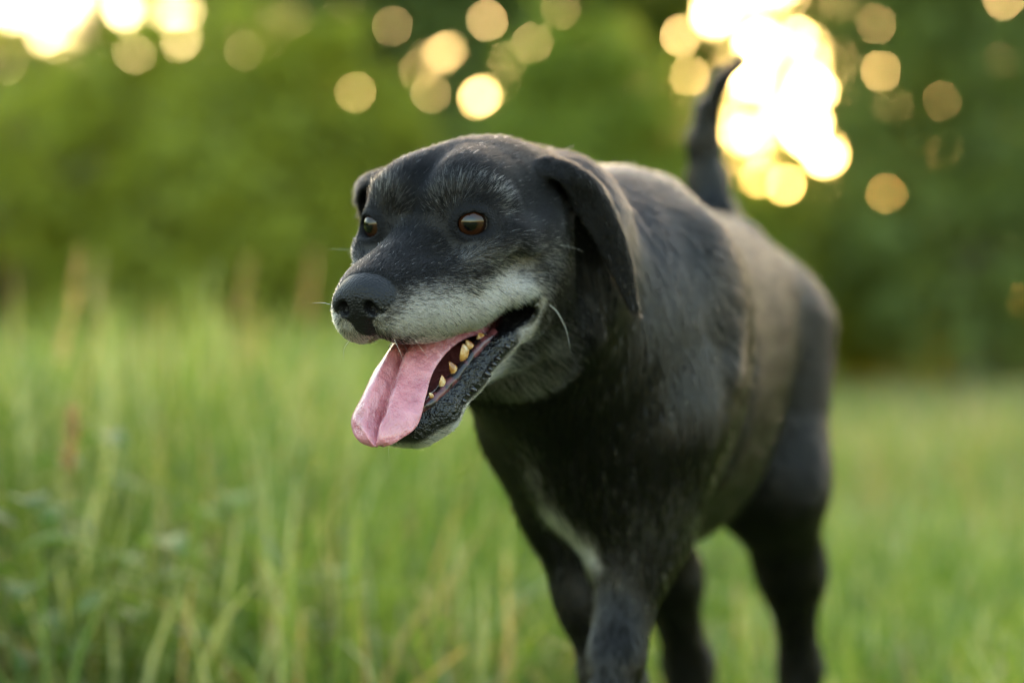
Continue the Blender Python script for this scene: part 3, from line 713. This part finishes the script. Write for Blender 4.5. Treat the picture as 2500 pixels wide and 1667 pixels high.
# ------------------------------------------------------------------ ground
gm = NT('meadow_soil')
tc = gm.n('ShaderNodeTexCoord'); n1 = gm.noise(1.3, 6, tc.outputs['Object']); n2 = gm.noise(22, 4, tc.outputs['Object'])
r1 = gm.ramp(n1.outputs['Fac'], [(0.3, (0.06, 0.09, 0.02)), (0.55, (0.10, 0.13, 0.03)), (0.75, (0.17, 0.15, 0.06))])
mx = gm.n('ShaderNodeMix', data_type='RGBA', blend_type='MULTIPLY'); mx.inputs[0].default_value = 0.6
gm.l(r1.outputs[0], mx.inputs[6]); gm.l(n2.outputs['Fac'], mx.inputs[7])
pg = gm.n('ShaderNodeBsdfPrincipled'); pg.inputs['Roughness'].default_value = 0.95; gm.l(mx.outputs[2], pg.inputs['Base Color'])
gm.l(pg.outputs[0], gm.out.inputs[0])
gx = np.concatenate([-np.geomspace(400, 8, 14), np.linspace(-7, 7, 29), np.geomspace(8, 400, 14)])
gy = np.concatenate([-np.geomspace(400, 6, 12), np.linspace(-5, 30, 71), np.geomspace(31, 600, 14)])
XX, YY = np.meshgrid(gx, gy, indexing='ij')
def ground_z(x, y):
    d = np.hypot(x - 0.1, y - 1.9)
    k = np.clip((d - 0.7) / 2.0, 0, 1) * np.clip((80 - d) / 40, 0, 1)
    return k * (0.035 * np.sin(x * 1.7 + 0.6 * y) + 0.03 * np.sin(y * 1.1 - x * 0.5 + 1)) - 0.0 * x
GV = np.stack([XX.ravel(), YY.ravel(), ground_z(XX, YY).ravel()], 1)
ny = len(gy); ii, jj = np.meshgrid(np.arange(len(gx) - 1), np.arange(ny - 1), indexing='ij'); b0 = (ii * ny + jj).ravel()
ground = mesh_obj('ground', GV, np.stack([b0, b0 + ny, b0 + ny + 1, b0 + 1], 1), gm.m)
tag(ground, kind='structure')

# ------------------------------------------------------------------ leaf and grass materials
def leaf_material(name, transl=0.45, rough=0.45):
    m = NT(name); a = m.attr('tint')
    p = m.n('ShaderNodeBsdfPrincipled'); p.inputs['Roughness'].default_value = rough; p.inputs['Specular IOR Level'].default_value = 0.12; m.l(a.outputs['Color'], p.inputs['Base Color'])
    t = m.n('ShaderNodeBsdfTranslucent')
    hs = m.n('ShaderNodeMix', data_type='RGBA', blend_type='MULTIPLY'); hs.inputs[0].default_value = 1.0
    m.l(a.outputs['Color'], hs.inputs[6]); hs.inputs[7].default_value = (2.15, 1.9, 0.95, 1); m.l(hs.outputs[2], t.inputs['Color'])
    mix = m.n('ShaderNodeMixShader'); mix.inputs[0].default_value = transl
    m.l(p.outputs[0], mix.inputs[1]); m.l(t.outputs[0], mix.inputs[2]); m.l(mix.outputs[0], m.out.inputs[0])
    return m.m
M_LEAF = leaf_material('tree_leaf', 0.55); M_GRASS = leaf_material('grass_blade', 0.40, 0.5)
bk = NT('bark'); tc = bk.n('ShaderNodeTexCoord'); n1 = bk.noise(14, 5, tc.outputs['Object'])
rp = bk.ramp(n1.outputs['Fac'], [(0.3, (0.035, 0.026, 0.018)), (0.7, (0.13, 0.10, 0.075))])
pk = bk.n('ShaderNodeBsdfPrincipled'); pk.inputs['Roughness'].default_value = 0.9; bk.l(rp.outputs[0], pk.inputs['Base Color'])
bb = bk.n('ShaderNodeBump'); bb.inputs['Distance'].default_value = 0.03; bk.l(n1.outputs['Fac'], bb.inputs['Height']); bk.l(bb.outputs[0], pk.inputs['Normal']); bk.l(pk.outputs[0], bk.out.inputs[0])
def set_tint(o, col, dom='FACE'):
    a = o.data.attributes.new('tint', 'FLOAT_COLOR', dom)
    a.data.foreach_set('color', np.concatenate([col, np.ones((len(col), 1))], 1).astype(F).ravel())

# ------------------------------------------------------------------ grass: curved tapering blades
def blades(name, X, Y, Hh, Wd, col, seed, mat=M_GRASS, parent=None, base=None, lean=0.62):
    r = np.random.default_rng(seed); n = len(X)
    az = r.uniform(0, 6.283, n); d = np.stack([np.cos(az), np.sin(az), np.zeros(n)], 1); sd = np.stack([-np.sin(az), np.cos(az), np.zeros(n)], 1)
    tw = r.uniform(-1.2, 1.2, n); sd = sd * np.cos(tw)[:, None] + d * np.sin(tw)[:, None]
    le = np.abs(r.normal(0, lean, n)); rt = np.stack([X, Y, ground_z(X, Y) - 0.01 if base is None else base], 1)
    rows = []
    for s, wf in ((0.0, 0.75), (0.35, 1.0), (0.7, 0.75), (0.92, 0.32)):
        c = rt + d * (le * Hh * s ** 2.0)[:, None]; c[:, 2] += Hh * (s - 0.25 * le * s ** 3)
        rows += [c - sd * (Wd * wf / 2)[:, None], c + sd * (Wd * wf / 2)[:, None]]
    tip = rt + d * (le * Hh)[:, None]; tip[:, 2] += Hh * (1 - 0.28 * le); rows.append(tip)
    V = np.stack(rows, 1).reshape(-1, 3); o9 = (np.arange(n) * 9)[:, None]
    T = np.array([[0, 1, 3], [0, 3, 2], [2, 3, 5], [2, 5, 4], [4, 5, 7], [4, 7, 6], [6, 7, 8]])
    f = (o9[:, None] + T[None]).reshape(-1, 3)
    ob = mesh_obj(name, V, f, mat, parent); set_tint(ob, np.repeat(col, 7, 0)); return ob
def grass_tint(n, r, X, Y, dry=0.14):
    nz = lowf(np.stack([X, Y, X * 0], 1), 1.6, 77)
    k = np.clip(r.random(n) * 0.8 + 0.15 * nz, 0, 1)[:, None]
    c = np.array([0.070, 0.135, 0.022]) * (1 - k) + np.array([0.215, 0.27, 0.060]) * k
    dr = (r.random(n) < dry + 0.10 * nz + 0.35 * np.exp(-((X / np.maximum(Y, 1) - 0.19) / 0.06) ** 2) * (Y > 7))[:, None]
    c = np.where(dr, np.array([0.33, 0.26, 0.13]) * r.uniform(0.7, 1.2, n)[:, None], c)
    c = c * (1 - 0.45 * sst(-X / np.maximum(Y, 1), 0.08, 0.20) * sst(-Y, -4.2, -2.6))[:, None]        # blades tinted darker towards the near left
    pale = (r.random(n) < 0.16)[:, None]
    return np.where(pale & ~dr, np.array([0.31, 0.34, 0.18]), c)
def meadow(name, y0, y1, dens, hfn, wd, seed, dry, label):
    r = np.random.default_rng(seed); hw = 0.46 * y1 + 1.6; n = int(dens * (y1 - y0) * 2 * hw)
    X = r.uniform(-hw, hw, n); Y = r.uniform(y0, y1, n); k = (np.abs(X) < 0.27 * Y + 0.6) | ((np.abs(X) < 0.45 * Y + 1.5) & (r.random(n) < 0.45)); X, Y = X[k], Y[k]
    # keep clear of the trodden place where the dog walks
    h = hfn(X, Y) * r.uniform(0.55, 1.25, len(X)); k = h > 0.02; X, Y, h = X[k], Y[k], h[k]
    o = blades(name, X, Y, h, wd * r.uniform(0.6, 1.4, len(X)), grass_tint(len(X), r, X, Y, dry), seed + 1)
    tag(o, label, 'grass', kind='stuff'); print(name, len(X)); return o
def hfield(X, Y):
    left = np.clip((-X / np.maximum(Y, 1) * 4.7 + 0.02) / 0.7 + 0.5, 0, 1)         # taller towards the left of the path
    h = 0.19 + 0.23 * left * np.clip((Y - 1.0) / 3.0, 0.35, 1)
    h = h + 0.05 * lowf(np.stack([X, Y, X * 0], 1), 2.2, 5)
    h = np.where(Y > 7, np.minimum(h, 0.20 + 0.22 * left + 0.05 * left * np.clip((14 - Y) / 7, 0, 1)), h)
    bx_ = BF.loc(np.stack([X, Y, X * 0], 1)); inside = (np.abs(bx_[:, 1]) < 22) & (bx_[:, 0] > -70) & (bx_[:, 0] < 75)
    h = np.where(inside, np.minimum(h, 0.09), h)
    h = np.where(Y < 2.25, 0.085, h)
    h = np.where(Y < 2.3, h * 0.9, h)
    return h
meadow('near_grass', 0.3, 4.2, 2300, hfield, 0.0065, 101, 0.10, 'long green grass blades around the dog')
meadow('mid_grass', 4.2, 10, 800, hfield, 0.008, 103, 0.18, 'meadow grass in the middle distance behind the dog')
meadow('far_grass', 10, 26, 200, hfield, 0.018, 105, 0.24, 'pale meadow grass reaching back to the trees')

# ------------------------------------------------------------------ trees and bushes of the wood's edge
PXK = 36 / 85 / 2352.0
def tube(pts, rad, n=8):
    pts = np.array(pts, float); v = []; f = []
    for i, c in enumerate(pts):
        tg = pts[min(i + 1, len(pts) - 1)] - pts[max(i - 1, 0)]; tg /= np.linalg.norm(tg)
        a = np.cross(tg, (0.2, 1, 0.1)); a /= np.linalg.norm(a); b_ = np.cross(tg, a)
        for j in range(n): v.append(c + rad[i] * (a * math.cos(6.2832 * j / n) + b_ * math.sin(6.2832 * j / n)))
    for i in range(len(pts) - 1):
        for j in range(n): f.append((i * n + j, i * n + (j + 1) % n, (i + 1) * n + (j + 1) % n, (i + 1) * n + j))
    return v, f
# clear openings through the foliage where the evening sky shows: (bearing, elevation) in radians and angular radius
GAPS = [((px - 1176) * PXK, (784 - py) * PXK, rp * (0.78 if rp <= 20 else 0.54 if rp < 36 else 0.54) * PXK) for px, py, rp in [
    (40, 30, 75), (170, 25, 60), (290, 35, 50), (110, 105, 30), (15, 110, 38), (400, 40, 44), (320, 130, 28), (398, 250, 22), (420, 100, 34), (440, 40, 34), (575, 230, 22), (710, 180, 26), (815, 215, 30), (620, 30, 22), (690, 25, 26), (790, 20, 20),
    (1035, 118, 30), (1222, 100, 30), (1290, 25, 32), (1200, 20, 24), (1100, 232, 13), (1475, 333, 13),
    (1640, 40, 60), (1740, 110, 55), (1720, 190, 40), (1860, 215, 55), (1850, 300, 70), (1890, 360, 50), (1695, 320, 26), (1745, 415, 26), (1800, 425, 20), (1890, 430, 24), (1660, 250, 18), (1560, 90, 20), (1830, 90, 24), (1930, 140, 22),
    (500, 60, 18), (560, 130, 16), (900, 70, 18), (960, 190, 14), (1120, 50, 20), (1150, 190, 15), (1360, 100, 16), (2000, 60, 18), (2090, 110, 20), (2150, 240, 16), (2120, 330, 14), (2260, 70, 24), (2340, 190, 20), (2018, 172, 30), (2040, 250, 18), (2028, 452, 18), (2180, 20, 26), (2290, 25, 34), (2220, 110, 22), (2330, 100, 30), (2230, 190, 18), (2300, 270, 28), (2320, 300, 18)]]
def carve(P, r):
    d = P - np.array((0, 0, 0.45)); az = np.arctan2(d[:, 0], d[:, 1]); el = np.arctan2(d[:, 2], np.hypot(d[:, 0], d[:, 1]))
    keep = np.ones(len(P), bool)
    for a, e, rad in GAPS: keep &= np.hypot(az - a, el - e) > rad * r
    return keep
def tree(name, label, cat, x, y, lobes, n, leaf, cols, seed, trunk=0.10, group=None):
    """lobes: (dx, dy, z, rx, ry, rz) ellipsoids that the foliage fills in clumps"""
    r = np.random.default_rng(seed); root = empty(name, (x, y, 0)); tag(root, label, cat, group)
    top = max(l[2] for l in lobes); pts = [(0.05 * math.sin(i * 1.3 + seed), 0.05 * math.cos(i * 1.7 + seed), top * i / 6 - 0.05) for i in range(7)]
    v, f = tube(pts, [trunk * (1 - 0.12 * i) for i in range(7)])
    for l in lobes:
        for _ in range(3):
            z0 = r.uniform(0.25, 0.75) * min(l[2], top); q = np.array(l[:3]) + r.normal(size=3) * np.array(l[3:]) * 0.35
            a = np.array((0.03, 0.03, z0)); mid = (a + q) / 2 + r.normal(size=3) * 0.12
            v2, f2 = tube([a, mid, q], [trunk * 0.45, trunk * 0.28, trunk * 0.1], 6); k = len(v); v += v2; f += [tuple(i + k for i in q_) for q_ in f2]
    mesh_obj('trunk', v, f, bk.m, root)
    n = int(n * 1.5); vol = np.array([l[3] * l[4] * l[5] for l in lobes]) ** 0.75; cnt = (n * vol / vol.sum()).astype(int); P = []; Q = []
    for l, c in zip(lobes, cnt):
        ncl = max(8, c // 28); u = r.normal(size=(ncl, 3)); u /= np.linalg.norm(u, axis=1, keepdims=True); u *= (r.random(ncl) ** 0.22)[:, None]
        cl = u * np.array(l[3:]) + np.array(l[:3]); w = r.integers(0, ncl, c)
        P.append(cl[w] + r.normal(size=(c, 3)) * (0.16 * (l[3] * l[5]) ** 0.5) * 0.75); Q.append(r.random(ncl)[w])
    P = np.concatenate(P); Q = np.concatenate(Q); k = carve(P + (x, y, 0), 1.0) & (P[:, 2] > 0.03); P, Q = P[k], Q[k]; m = len(P)
    N_ = r.normal(size=(m, 3)) * 0.75 + np.array((0, 0, 0.35)) + (P - (0, 0, P[:, 2].mean())) / (np.linalg.norm(P - (0, 0, P[:, 2].mean()), axis=1, keepdims=True) + 1e-6)
    a = np.cross(N_, r.normal(size=(m, 3))); a /= np.linalg.norm(a, axis=1, keepdims=True); b_ = np.cross(a, N_); b_ /= np.linalg.norm(b_, axis=1, keepdims=True)
    s = leaf * r.uniform(0.6, 1.4, m)[:, None]; nn = np.cross(a, b_)
    V = np.stack([P - a * s, P - b_ * s * 0.5 + nn * s * 0.12, P + a * s, P + b_ * s * 0.5 + nn * s * 0.12], 1).reshape(-1, 3)
    fc = (np.arange(m) * 4)[:, None] + np.arange(4)[None]
    cr = mesh_obj('crown', V, fc, M_LEAF, root, smooth=False)
    t = np.clip(0.65 * Q + 0.5 * r.random(m) - 0.05, 0, 1)[:, None]
    set_tint(cr, np.array(cols[0]) * (1 - t) + np.array(cols[1]) * t)
    return root
DK = ((0.10, 0.14, 0.045), (0.18, 0.23, 0.08)); OL = ((0.11, 0.12, 0.045), (0.20, 0.20, 0.07)); MG = ((0.11, 0.17, 0.042), (0.21, 0.28, 0.07)); YG = ((0.18, 0.21, 0.03), (0.30, 0.33, 0.06))
def bx_at(px, Y): return (px - 1176) * PXK * Y
def bz_at(py, Y): return 0.45 + (784 - py) * PXK * Y
WG = 'trees and bushes along the edge of the wood'
tree('dark_tree', 'dark olive bush filling the left edge under the bright sky gap', 'bush', bx_at(40, 20), 20, [(0, 0, 1.45, 1.8, 1.2, 1.45), (-1.6, 0.4, 1.5, 1.5, 1.2, 1.45), (1.1, 0.2, 1.6, 1.0, 0.9, 1.3), (0.2, 0.4, 2.9, 1.9, 0.8, 0.7)], 10500, 0.085, OL, 1, group=WG)
tree('yellow_green_bush', 'yellow green sunlit bush left of the dog\'s head', 'bush', bx_at(500, 17), 17, [(0, 0, 1.15, 0.85, 0.7, 1.1), (-0.5, 0.2, 0.8, 0.8, 0.7, 0.8), (0.45, -0.1, 0.9, 0.6, 0.6, 0.9), (-1.1, 0.4, 1.7, 0.8, 0.6, 0.8), (0.8, 0.4, 1.9, 0.7, 0.6, 0.8), (-0.1, 0.5, 2.3, 0.9, 0.6, 0.6)], 8200, 0.07, YG, 2, group=WG)
tree('green_tree', 'tall mid green tree behind the dog\'s nose', 'tree', bx_at(690, 22), 22, [(0, 0, 2.6, 1.3, 1.1, 2.5), (-0.4, 0.3, 4.4, 1.8, 1.5, 1.3), (0.6, 0.1, 1.3, 1.2, 1.0, 1.3)], 14000, 0.09, MG, 3, 0.14, group=WG)
tree('dark_tree', 'dark green tree rising straight behind the dog\'s head', 'tree', bx_at(1060, 21), 21, [(0, 0, 2.4, 1.2, 1.0, 2.4), (0.1, 0.2, 4.4, 1.8, 1.5, 1.3), (0.5, 0, 1.2, 1.1, 1.0, 1.2)], 14000, 0.09, DK, 4, 0.15, group=WG)
tree('bright_bush', 'bright green bush above the dog\'s back', 'bush', bx_at(1400, 17), 17, [(0, 0, 1.35, 0.85, 0.7, 1.2), (0.4, 0.2, 1.0, 0.8, 0.6, 0.95), (-0.3, 0, 2.0, 0.6, 0.6, 0.8)], 5600, 0.07, ((0.14, 0.19, 0.03), (0.26, 0.31, 0.06)), 5, group=WG)
tree('green_tree', 'mid green tree left of the bright sun gap', 'tree', bx_at(1430, 24), 24, [(0, 0, 2.7, 1.1, 1.0, 2.6), (-0.5, 0, 4.4, 1.4, 1.3, 1.3)], 12000, 0.09, MG, 6, 0.14, group=WG)
tree('low_bush', 'green bush below the bright sun gap behind the tail', 'bush', bx_at(1800, 19), 19, [(0, 0, 0.85, 1.1, 0.8, 0.95), (0.6, 0.1, 0.8, 0.9, 0.7, 0.9), (-0.7, 0, 0.8, 0.8, 0.7, 0.9)], 5400, 0.075, YG, 7, group=WG)
tree('slender_tree', 'slender tree whose leaves break up the low sun', 'tree', bx_at(1850, 25), 25, [(0, 0, 2.2, 1.4, 0.9, 2.0), (0.6, 0, 1.6, 1.2, 0.9, 1.6)], 8000, 0.08, MG, 8, 0.11, group=WG)
tree('dark_tree', 'dark spreading tree at the right edge', 'tree', bx_at(2230, 18), 18, [(0, 0, 1.9, 1.05, 0.9, 2.0), (0.9, 0.2, 1.8, 1.2, 0.9, 1.9), (0.3, 0, 3.9, 1.6, 1.3, 1.2), (0.2, 0.4, 5.6, 1.9, 1.4, 1.6)], 18000, 0.085, ((0.12, 0.16, 0.05), (0.21, 0.26, 0.085)), 9, 0.16, group=WG)
tree('olive_tree', 'olive green tree between the sun gap and the right edge', 'tree', bx_at(2080, 23), 23, [(0, 0, 1.9, 0.9, 0.9, 1.9), (0.1, 0, 3.9, 1.2, 1.2, 1.2), (0, 0, 5.9, 1.9, 1.5, 1.8)], 13000, 0.085, OL, 10, 0.13, group=WG)
i = 0
for px, Y, zt, c, lab in [(180, 31, 3.2, OL, 'far olive hedge bush low in the left gap'), (560, 30, 3.4, MG, 'far green hedge bush behind the sunlit bush'),
                          (900, 32, 2.6, DK, 'far dark hedge bush between the two tall trees'), (1250, 31, 2.5, MG, 'far green hedge bush behind the dog\'s ear'), (1600, 30, 2.2, YG, 'far yellowish hedge bush left of the tail'),
                          (1900, 33, 2.1, MG, 'far green hedge bush under the low sun'), (2200, 31, 2.4, DK, 'far dark hedge bush behind the right trees')]:
    tree('hedge_bush', lab, 'bush', bx_at(px, Y), Y, [(0, 0, zt * 0.45, 1.6, 0.9, zt * 0.55), (0.9, 0.3, zt * 0.4, 1.2, 0.9, zt * 0.5), (-0.9, 0.2, zt * 0.4, 1.2, 0.9, zt * 0.5)], 4200, 0.10, c, 40 + i, 0.08, group='far hedge bushes'); i += 1

# the wood goes on to both sides, mostly unseen, added to block low sky
def wood_mass():
    r = np.random.default_rng(300); P = []
    for az0, az1, n in ((15.5, 85, 46), (-85, -15.5, 46)):
        for a in np.radians(np.linspace(az0, az1, n) + r.uniform(-1, 1, n)):
            d = r.uniform(19, 30); h = r.uniform(3.0, 5.5); w = r.uniform(1.3, 2.4); c = np.array((math.sin(a) * d, math.cos(a) * d, h * 0.5))
            u = r.normal(size=(480, 3)); u /= np.linalg.norm(u, axis=1, keepdims=True); P.append(c + u * (r.random(480) ** 0.25)[:, None] * (w, w, h * 0.5))
    P = np.concatenate(P); m = len(P); N_ = r.normal(size=(m, 3)); a = np.cross(N_, r.normal(size=(m, 3))); a /= np.linalg.norm(a, axis=1, keepdims=True); b_ = np.cross(a, N_); b_ /= np.linalg.norm(b_, axis=1, keepdims=True)
    s = 0.26 * r.uniform(0.6, 1.4, m)[:, None]
    V = np.stack([P - a * s, P - b_ * s * 0.55, P + a * s, P + b_ * s * 0.55], 1).reshape(-1, 3)
    o = mesh_obj('woodland', V, (np.arange(m) * 4)[:, None] + np.arange(4)[None], M_LEAF, smooth=False); t = r.random(m)[:, None]
    set_tint(o, np.array(DK[0]) * (1 - t) + np.array(MG[1]) * t); tag(o, 'green wood running on past both sides of the meadow', 'woodland', kind='stuff')
wood_mass()

# ------------------------------------------------------------------ tall seed-head stalks standing out of the meadow
def stalk(px, py_top, Y, label, tint=(0.42, 0.30, 0.16), lean=0.05, seed=0, hl=0.10):
    r = np.random.default_rng(seed); x = bx_at(px, Y); zt = bz_at(py_top, Y); root = empty('grass_stalk', (x, Y, 0)); tag(root, label, 'grass stalk', 'tall seed-head grass stalks')
    pts = [(lean * (i / 8) ** 2 * zt * 3, 0.2 * lean * (i / 8) ** 2 * zt, zt * i / 8) for i in range(9)]
    v, f = tube(pts, [0.0016 - 0.0001 * i for i in range(9)], 6)
    o = mesh_obj('stem', v, f, M_GRASS, root); set_tint(o, np.tile((0.16, 0.19, 0.06), (len(f), 1)))
    n = 90; t = r.random(n); pt = np.array(pts[-1]) + np.stack([(t - 1) * lean * 3 * hl, t * 0, (t - 1) * hl + 0.01], 1)
    d = r.normal(size=(n, 3)) * (0.5, 0.5, 0.25) + (0, 0, 0.9); d /= np.linalg.norm(d, axis=1, keepdims=True)
    sd = np.cross(d, r.normal(size=(n, 3))); sd /= np.linalg.norm(sd, axis=1, keepdims=True); L_ = 0.016 * (1.15 - 0.6 * t)[:, None]
    V = np.stack([pt, pt + d * L_ * 0.5 + sd * 0.0022, pt + d * L_, pt + d * L_ * 0.5 - sd * 0.0022], 1).reshape(-1, 3)
    o = mesh_obj('seed_head', V, (np.arange(n) * 4)[:, None] + np.arange(4)[None], M_GRASS, root, smooth=False); set_tint(o, np.array(tint) * r.uniform(0.7, 1.2, n)[:, None])
    lf = blades('leaf', np.zeros(3), np.zeros(3), np.array([0.18, 0.22, 0.15]) + zt * 0.2, np.full(3, 0.006), np.tile((0.10, 0.17, 0.04), (3, 1)), seed + 9, parent=root, base=np.zeros(3), lean=0.5)
stalk(38, 585, 3.2, 'tallest tan grass stalk at the left edge of the meadow', seed=1, hl=0.16)
stalk(110, 965, 2.15, 'tan seed-head stalk bending right in the near left grass', (0.30, 0.22, 0.12), seed=2, lean=0.02, hl=0.06)
stalk(120, 600, 4.6, 'pale seed-head stalk just right of the tallest one', (0.36, 0.33, 0.2), seed=3)
stalk(385, 625, 4.4, 'pale green broad seed head above the left grass', (0.30, 0.36, 0.18), seed=4, hl=0.14)
stalk(468, 610, 4.9, 'brownish seed-head stalk in the middle of the left grass', (0.40, 0.27, 0.16), seed=5, hl=0.12)
stalk(560, 650, 4.5, 'leaning pale green grass stalk left of the dog\'s muzzle', (0.28, 0.34, 0.18), seed=6, lean=-0.06, hl=0.14)
stalk(618, 590, 5.0, 'reddish brown grass stalk nearest to the dog\'s muzzle', (0.42, 0.26, 0.17), seed=7, hl=0.14)
stalk(2200, 850, 9.0, 'dry pinkish grass stalk at the right edge of the meadow', (0.45, 0.32, 0.24), seed=8, hl=0.2)

# ------------------------------------------------------------------ leafy weeds among the near grass
def weed(px, Y, hgt, label, seed, tint):
    r = np.random.default_rng(seed); x = bx_at(px, Y); root = empty('weed', (x, Y, float(ground_z(np.array(x), np.array(Y))))); tag(root, label, 'weed', 'leafy weeds in the near grass')
    pts = [(0.02 * math.sin(i + seed), 0.02 * math.cos(i * 1.3), hgt * i / 6) for i in range(7)]; v, f = tube(pts, [0.003 - 0.0003 * i for i in range(7)], 6)
    o = mesh_obj('stem', v, f, M_GRASS, root); set_tint(o, np.tile((0.09, 0.14, 0.04), (len(f), 1)))
    for i in range(11):
        z = hgt * (0.25 + 0.75 * i / 10); a = i * 2.4 + r.uniform(-0.4, 0.4); L_ = 0.10 * r.uniform(0.7, 1.2) * (1.15 - 0.5 * i / 10); d = np.array((math.cos(a), math.sin(a), 0)); sd = np.array((-math.sin(a), math.cos(a), 0)); V = []
        for t, wf in ((0, .10), (.2, .6), (.45, 1), (.7, .75), (.9, .3), (1, .02)):
            c = np.array((0, 0, z)) + d * L_ * t + np.array((0, 0, L_ * (0.55 * t - 0.6 * t * t))); V += [c - sd * 0.024 * wf + (0, 0, 0.006 * wf), c, c + sd * 0.024 * wf + (0, 0, 0.006 * wf)]
        fc = [(3 * q + j, 3 * q + j + 1, 3 * q + j + 4, 3 * q + j + 3) for q in range(5) for j in range(2)]
        o = mesh_obj('leaf', np.array(V), fc, M_GRASS, root); set_tint(o, np.tile(np.array(tint) * r.uniform(0.75, 1.2), (len(fc), 1)))
weed(40, 2.25, 0.30, 'leafy green weed in the lower left corner', 201, (0.05, 0.11, 0.012))
weed(190, 2.6, 0.34, 'leafy weed right of the near tan stalk', 202, (0.06, 0.13, 0.014))
weed(330, 2.35, 0.25, 'pale leafy weed low in the left grass', 203, (0.10, 0.16, 0.03))
weed(520, 2.7, 0.27, 'leafy weed low in the grass below the dog\'s chin', 204, (0.10, 0.17, 0.02))
weed(760, 2.5, 0.21, 'small leafy weed at the bottom left of the near foreleg', 205, (0.12, 0.18, 0.03))
weed(640, 3.2, 0.30, 'leafy weed standing in the middle of the grass', 206, (0.11, 0.18, 0.05))
